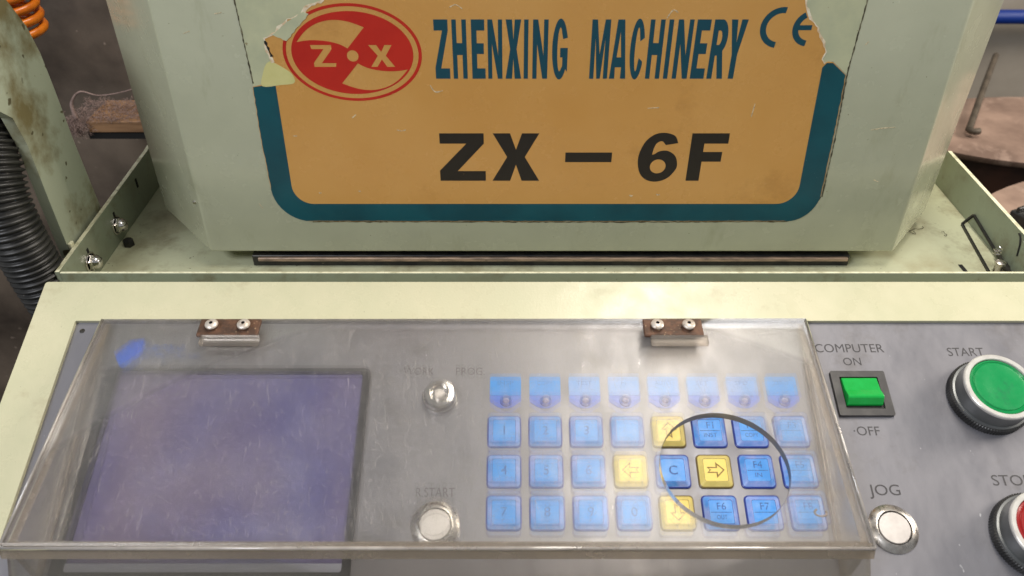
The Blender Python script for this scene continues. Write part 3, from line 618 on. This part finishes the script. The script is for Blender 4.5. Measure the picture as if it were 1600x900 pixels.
def arrow(ang):
    p = [(-4.2,-1.5),(0.2,-1.5),(0.2,-4.0),(4.4,0),(0.2,4.0),(0.2,1.5),(-4.2,1.5),(-2.8,0)]
    q = [(-3.2,-0.9),(0.9,-0.9),(0.9,-2.5),(3.5,0),(0.9,2.5),(0.9,0.9),(-3.2,0.9),(-2.1,0)]
    c, s = math.cos(R(ang)), math.sin(R(ang))
    return [[(x*c - y*s, x*s + y*c) for x, y in l] for l in (p, q)]
rows = [['1','2','3','','^','F1|INST','F2|COPY','F3|'], ['4','5','6','<','C','>','F4|IN','F5|'], ['7','8','9','0','v','F6|OUT','F7|','F8|']]
kv = (-87.3, -107.5, -127.6)
for r, row in enumerate(rows):
    for c, s in enumerate(row):
        u = -3.8 + 20.17 * c; y = s in ('^', '<', '>', 'v') and s != ''
        k = link('keypad_key', me_yel if y else me_blue, yel_m if y else blue_m, con, loc=(u*MM, kv[r]*MM, FP*MM))
        if y:
            link('key_legend', fill(arrow({'>': 0, '^': 90, '<': 180, 'v': 270}[s]), 2.52, 2.55), M['key_ink_yellow'], k)
        elif '|' in s:
            t1, t2 = s.split('|')
            o = link('key_legend', text_mesh(t1, 3.3, 2.5, 2.54, None, 0.0), M['key_ink'], k); o.location = (0.0003, 0.0010, 0)
            link('key_legend', fill([dash(-4.9, 4.9, -.35, -.05)], 2.5, 2.53), M['key_ink'], k)
            if t2:
                o = link('key_legend', text_mesh(t2, 2.1, 2.5, 2.54, 1.6*len(t2), 0.0), M['key_ink'], k); o.location = (0, -0.0035, 0)
        elif s:
            o = link('key_legend', text_mesh(s, 4.4, 2.5, 2.54, None, 0.01), M['key_ink'], k); o.location = (0, -0.0022, 0)
# flat indicator keys
def pent(w): return [(-7.9,4.9),(7.9,4.9),(7.9,-6.6),(3.0,-11.6),(1.6,-12.2),(-1.8,-12.2),(-4.2,-11.2),(-7.9,-7.2)]
me_ind = fill([rrect(-7.9, 7.9, -5.4, 5.0, 0.8, 3)], 0.02, 0.35)
me_tab = fill([[(-7.9,-5.5),(7.9,-5.5),(7.9,-8.6),(3.4,-11.8),(1.6,-12.4),(-1.8,-12.4),(-4.2,-11.6),(-7.9,-8.8)]], 0.02, 0.28)
led_me = lathe_mesh([(0, 1.2), (1.1, 1.1), (1.6, 0.7), (1.65, 0.2)], 24); ledr_me = lathe_mesh([(1.65, 0.3), (1.7, 0.7), (2.9, 0.65), (3.1, 0.2)], 24)
ind_txt = ['INSP', 'COPY', 'TEST', 'M', 'AUTO', 'SET', 'SPD', 'ZERO']
for c in range(8):
    u = -3.3 + 20.05 * c
    k = link('indicator_key', me_ind, M['key_blue'] if c in (0, 1, 7) else M['key_pale_glare'], con, loc=(u*MM, -0.0622, FP*MM))
    if k.data.users > 1 and c not in (0, 1, 7):
        k.material_slots[0].link = 'OBJECT'; k.material_slots[0].material = M['key_pale_glare']
    link('key_tab', me_tab, M['key_tab'], k)
    l = link('indicator_lamp', led_me, M['lamp_lens'], k, loc=(0.0003, -0.0085, 0.00005)); r2 = link('lamp_ring', ledr_me, M['key_edge'], k, loc=(0.0003, -0.0085, 0.00005))
    o = link('key_legend', text_mesh(ind_txt[c], 2.2, 0.3, 0.37, min(8.0, 2.2*len(ind_txt[c])), 0.0), M['key_ink'], k); o.location = (0, 0.0004, 0)

# ------------------------------------------------------------------ clear protective cover (hinged at its top edge)
def PW(u, v, h): return Vector((u*MM, v*MM, h*MM))
ca = MP @ PW(0, -24, 4); cb = MP @ PW(0, -151, 27); dn = (cb - ca).normalized(); nrm = Vector((1, 0, 0)).cross(-dn).normalized()
MC = Matrix(((1, 0, 0, ca.x), (0, -dn.y, nrm.y, ca.y), (0, -dn.z, nrm.z, ca.z), (0, 0, 0, 1)))
cov = empty('protective_cover', MC)
tag(cov, 'scratched clear plastic cover with a round finger hole over screen and keypad', 'clear cover')
tp = fill([[(-216.0, -2.6), (154.9, -2.0), (152.6, -129.2), (-215.4, -129.0)], ell(96.4, -90.2, 29.2, 28.6, 96)], -4.0, 0)
for f in tp.polygons:
    if abs(f.normal.z) < 0.5: f.material_index = 2 if (f.center.x*1000 - 96.4)**2 + (f.center.y*1000 + 90.2)**2 < 33**2 else 1
top_plate = link('top_plate', tp, [M['acrylic'], M['acrylic_edge'], M['acrylic_rim']], cov)
inv = MC.inverted() @ MP
def slab(name, q, off, m):
    bm = bmesh.new(); q = [inv @ PW(*p) for p in q]; o3 = inv.to_3x3() @ (Vector(off) * MM)
    a = [bm.verts.new(p) for p in q]; b = [bm.verts.new(p + o3) for p in q]
    bm.faces.new(a); bm.faces.new(b)
    for i in range(4):
        f = bm.faces.new((a[i], a[(i+1) % 4], b[(i+1) % 4], b[i])); f.material_index = 1
    return link(name, bm_mesh(bm), m, cov)
wm = [M['acrylic_wall'], M['acrylic_edge']]
slab('side_wall', [(-216.6, -27, -1.0), (-216.0, -26.8, -0.4), (-215.0, -150, 22.4), (-212.0, -157.5, 0.0)], (3.4, 0, 0), wm)
slab('side_wall', [(154.6, -27, -1.0), (154.8, -26.8, -0.4), (152.4, -150, 22.4), (149.2, -157.5, 0.0)], (-3.4, 0, 0), wm)
slab('front_wall', [(-214.8, -150.6, 22.2), (152.2, -150.6, 22.2), (157.0, -167, 0.0), (-219.0, -167, 0.0)], (0, 3.4, 0.4), wm)
slab('front_lip', [(-216.0, -151.4, 26.0), (152.8, -151.4, 26.0), (153.6, -154.0, 20.6), (-216.6, -154.0, 20.6)], (0, 2.6, 0.6), [M['acrylic_edge'], M['acrylic_edge']])
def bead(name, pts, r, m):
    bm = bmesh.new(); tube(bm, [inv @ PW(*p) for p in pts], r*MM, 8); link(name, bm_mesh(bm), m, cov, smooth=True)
bead('highlight_bead', [(-215.6, -151.0, 26.6), (-100, -151.1, 26.7), (0, -151.1, 26.7), (152.6, -151.0, 26.6)], 0.9, M['acrylic_highlight'])  # beads added along the edges to draw their highlights as bright lines
bead('highlight_bead', [(-216.2, -26.6, 3.9), (-215.6, -150.6, 26.4)], 0.8, M['acrylic_highlight'])
bead('highlight_bead', [(154.8, -26.6, 3.9), (152.6, -150.6, 26.4)], 0.8, M['acrylic_highlight'])
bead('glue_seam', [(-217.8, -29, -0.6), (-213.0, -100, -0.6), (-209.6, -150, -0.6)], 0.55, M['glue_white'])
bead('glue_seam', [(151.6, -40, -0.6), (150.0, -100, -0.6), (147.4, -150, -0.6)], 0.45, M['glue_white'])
# glue mark near the corner
bm = bmesh.new(); tube(bm, [((133.6 + 2.6*math.cos(R(a)))*MM, (-113.2 + 1.7*math.sin(R(a)))*MM, 0.0002) for a in range(120, 400, 14)], 0.0005, 6); link('glue_mark', bm_mesh(bm), M['acrylic_edge'], cov)
for u0, u1, s1, s2 in ((-162.8, -131.2, -155.4, -138.8), (68.3, 99.0, 75.2, 91.4)):
    h = link('hinge', box_mesh(u0, u1, -15.4, -4.0, 0.1, 2.2, bev=0.5), M['rust'], cov)
    for s in (s1, s2):
        bm = bmesh.new(); lathe(bm, [(3.4, 2.2), (3.2, 2.4), (3.0, 4.0)], 24, cx=s, cy=-9.8); w = link('spacer', sharp(bm_mesh(bm)), M['rust'], h)
        bm = bmesh.new(); lathe(bm, [(3.1, 4.0), (3.4, 4.2), (3.25, 4.9), (2.5, 5.5), (0.95, 5.75), (0.9, 4.6), (0, 4.6)], 28, cx=s, cy=-9.8, mats=[0, 0, 0, 0, 1, 1]); link('screw', sharp(bm_mesh(bm)), [M['nylon'], M['void']], h)
    link('hinge_block', box_mesh(u0 + 3, u1 + 1.5, -21.2, -15.6, 0.1, 3.0, bev=0.4, seg=2), M['acrylic_block'], h)

# ------------------------------------------------------------------ left side: bracket, hose, coil, batten, lint
bx = empty('support_bracket', Matrix.Translation((-0.258, 0.405, 1.0)))
tag(bx, 'stained pale green upright bracket curving forward left of the tray', 'bracket')
pf = [(384.5, 1030), (430.5, 1030), (430.2, 1039.8), (427.6, 1084), (427.2, 1116), (426.2, 1138), (422.6, 1154), (413.5, 1171), (398, 1184), (375, 1190), (350, 1192), (350, 1131), (374.7, 1127.2), (382.3, 1120), (385.3, 1103), (384.6, 1070)]
bm = bmesh.new()
a = [bm.verts.new((0, (y-405)*MM, (z-1000)*MM)) for y, z in pf]; b = [bm.verts.new((-0.006, (y-405)*MM, (z-1000)*MM)) for y, z in pf]
bm.faces.new(a); bm.faces.new(b)
for i in range(len(pf)): bm.faces.new((a[i], a[(i+1) % len(pf)], b[(i+1) % len(pf)], b[i]))
bmesh.ops.recalc_face_normals(bm, faces=bm.faces[:]); bmesh.ops.triangulate(bm, faces=[f for f in bm.faces if len(f.verts) > 4])
link('upright', bm_mesh(bm), M['bracket_paint'], bx)
bm = bmesh.new(); box(bm, 0.2, 2.2, -20.5, -16.5, 27, 40, bev=0.4); link('bracket_foot', bm_mesh(bm), M['edge_pale'], bx)

# corrugated hose
path = spline([(-0.300, 0.425, 1.16), (-0.281, 0.392, 1.115), (-0.2745, 0.3705, 1.075), (-0.2695, 0.3665, 1.035), (-0.262, 0.366, 0.99), (-0.255, 0.366, 0.93), (-0.252, 0.366, 0.86)], 28)
acc = [0]
for p, q in zip(path[:-1], path[1:]): acc.append(acc[-1] + (q - p).length)
dense = []; rad = []; N_ = 640; k = 0
for i in range(N_ + 1):
    s = acc[-1] * i / N_
    while k < len(acc) - 2 and acc[k+1] < s: k += 1
    t = (s - acc[k]) / (acc[k+1] - acc[k]); dense.append(path[k].lerp(path[k+1], t)); rad.append(0.0137 + 0.0011 * math.tanh(2.2*math.sin(2*math.pi*s/0.0036)))
bm = bmesh.new(); tube(bm, dense, rad, 28)
ho = link('corrugated_hose', bm_mesh(bm), M['hose'], smooth=True)
tag(ho, 'black corrugated hose curving down beside the green bracket', 'hose')
# coiled orange air line
bm = bmesh.new(); tube(bm, [Vector((-0.312 + 0.016*math.cos(t*0.35+2.6), 0.50 + 0.016*math.sin(t*0.35+2.6), 1.121 + 0.00042*t + 0.0)) for t in range(0, 260)], 0.0028, 8)
tag(link('coiled_cable', bm_mesh(bm), M['orange'], smooth=True), 'orange coiled air line behind the green bracket at upper left', 'coiled cable')
# wooden batten
bt = empty('wooden_batten', Matrix.Translation((-0.25, 0.60, 1.0)))
tag(bt, 'dusty wooden batten fixed across the grimy wall left of the head', 'batten')
bm = bmesh.new(); box(bm, -96, 120, -2, 40, 5.4, 15.5, bev=0.8); link('board', bm_mesh(bm), M['wood'], bt)
bm = bmesh.new(); box(bm, -98, 120, 0, 40, -1, 5.3); link('backing', bm_mesh(bm), M['void'], bt)
# lint lying on the batten
bm = bmesh.new(); rnd = random.Random(4)
for i in range(4200):
    x = rnd.uniform(-0.360, -0.23); y = rnd.uniform(0.597, 0.638); z = 1.0155 + abs(rnd.gauss(0, 0.0018)) * (0.6 + 0.8*noise.noise(Vector((x*60, y*60, 0)))**2 * 4)
    if rnd.random() < 0.22: x = rnd.gauss(-0.354, 0.005); z = 1.011 + rnd.gauss(0, 0.004); y = rnd.uniform(0.592, 0.602)
    pts = [Vector((x, y, z))]
    d = Vector((rnd.gauss(0,1), rnd.gauss(0,1), rnd.gauss(0,.5))).normalized()
    for q in range(3):
        d = (d + Vector((rnd.gauss(0,.7), rnd.gauss(0,.7), rnd.gauss(0,.5)))).normalized(); pts.append(pts[-1] + d * 0.0012)
    tube(bm, pts, 0.00014, 3, cap=False)
tag(link('lint', bm_mesh(bm), M['lint']), 'fluffy grey lint lying along the wooden batten', 'lint', kind='stuff')
bm = bmesh.new(); tube(bm, spline([(-0.352, 0.598, 1.018), (-0.353, 0.60, 1.030), (-0.343, 0.60, 1.040), (-0.328, 0.60, 1.037), (-0.305, 0.60, 1.041), (-0.285, 0.60, 1.049)]), [max(0.0005, 0.0018 - 0.00005*i) for i in range(51)], 6)
tag(link('loose_yarn', bm_mesh(bm), M['lint'], smooth=True), 'loose grey yarn strand looping above the wooden batten', 'yarn')
# hair like shreds on the tray
THREADS = [(0.264, 0.452, .016, 'longest dark stray thread on the tray floor by the machine corner'), (0.268, 0.443, .012, 'kinked dark thread just below the longest one on the tray floor'),
    (0.285, 0.441, .006, 'short dark thread on the tray floor nearest the wire latch'), (0.246, 0.394, .007, 'dark thread on the tray floor nearest the front lip')]
for i, (x, y, sp, lab) in enumerate(THREADS):
    bm = bmesh.new(); rnd = random.Random(i + 3); a = rnd.uniform(-.5, .3); p = Vector((x - sp/2, y, ZF + 0.0004)); pts = [p]
    for t in range(6):
        a += rnd.gauss(0, .75); p = p + Vector((math.cos(a), math.sin(a), 0)) * sp / 5; pts.append(Vector((p.x, p.y, ZF + 0.0003 + 0.0008*rnd.random())))
    tube(bm, spline(pts, 5), 0.00017, 4)
    tag(link('lint_thread', bm_mesh(bm), M['hair']), lab, 'thread', 'stray threads on the tray floor')

# ------------------------------------------------------------------ right side background
def drum(name, x, y, z, r, label, h, sy=1.0):
    t = empty(name, Matrix.Translation((x, y, z - h*MM)))
    tag(t, label, 'tub')
    bm = bmesh.new(); lathe(bm, [(0, h), (r*0.9, h-1), (r, h-4), (r, h-9), (r*0.985, h-11)], 72, sy=sy); link('lid', sharp(bm_mesh(bm), 50), M['pink_wood'], t)
    bm = bmesh.new(); lathe(bm, [(r*0.95, h-11), (r*0.95, 0), (0, 0)], 48, sy=sy); link('barrel', sharp(bm_mesh(bm), 50), M['dark_brown'], t)
drum('oval_tub', 0.610, 0.830, 0.90, 175, 'oval tub with dusty brown lid, the farther one by the grey wall', 898, 0.50)
drum('oval_tub', 0.660, 0.580, 0.899, 250, 'wider oval tub with pale brown lid, the nearer one beside the right tray wall', 897, 0.64)
bm = bmesh.new(); box(bm, -14, 14, -18, 18, 0, 14, bev=1.0)
o = empty('slotted_block', Matrix.Translation((0.478, 0.618, 0.8992)) @ Matrix.Rotation(R(25), 4, 'Z')); tag(o, 'small black slotted block lying on the pale round lid', 'block')
link('body', bm_mesh(bm), M['black_plastic'], o)
for k in range(4):
    link('fin', box_mesh(-13, 13, -15 + 8.6*k, -12 + 8.6*k, 14, 19, bev=0.5), M['black_plastic'], o)
bm = bmesh.new(); tube(bm, [(0.45, 1.26, 0.879), (2.2, 1.26, 0.879)], 0.011, 16)
tag(link('pipe', bm_mesh(bm), M['blue_pipe'], smooth=True), 'blue pipe running along the grey wall at upper right', 'pipe')
bm = bmesh.new(); tube(bm, spline([(0.622, 1.000, 0.9165), (0.560, 0.900, 0.9105), (0.510, 0.818, 0.9065), (0.5035, 0.808, 0.9065), (0.506, 0.802, 0.9065), (0.5125, 0.803, 0.9065)], 8), 0.0036, 10)
tag(link('metal_hook', bm_mesh(bm), M['hook_metal'], smooth=True), 'thin dark hooked rod lying across the farther brown tub lid', 'hook')
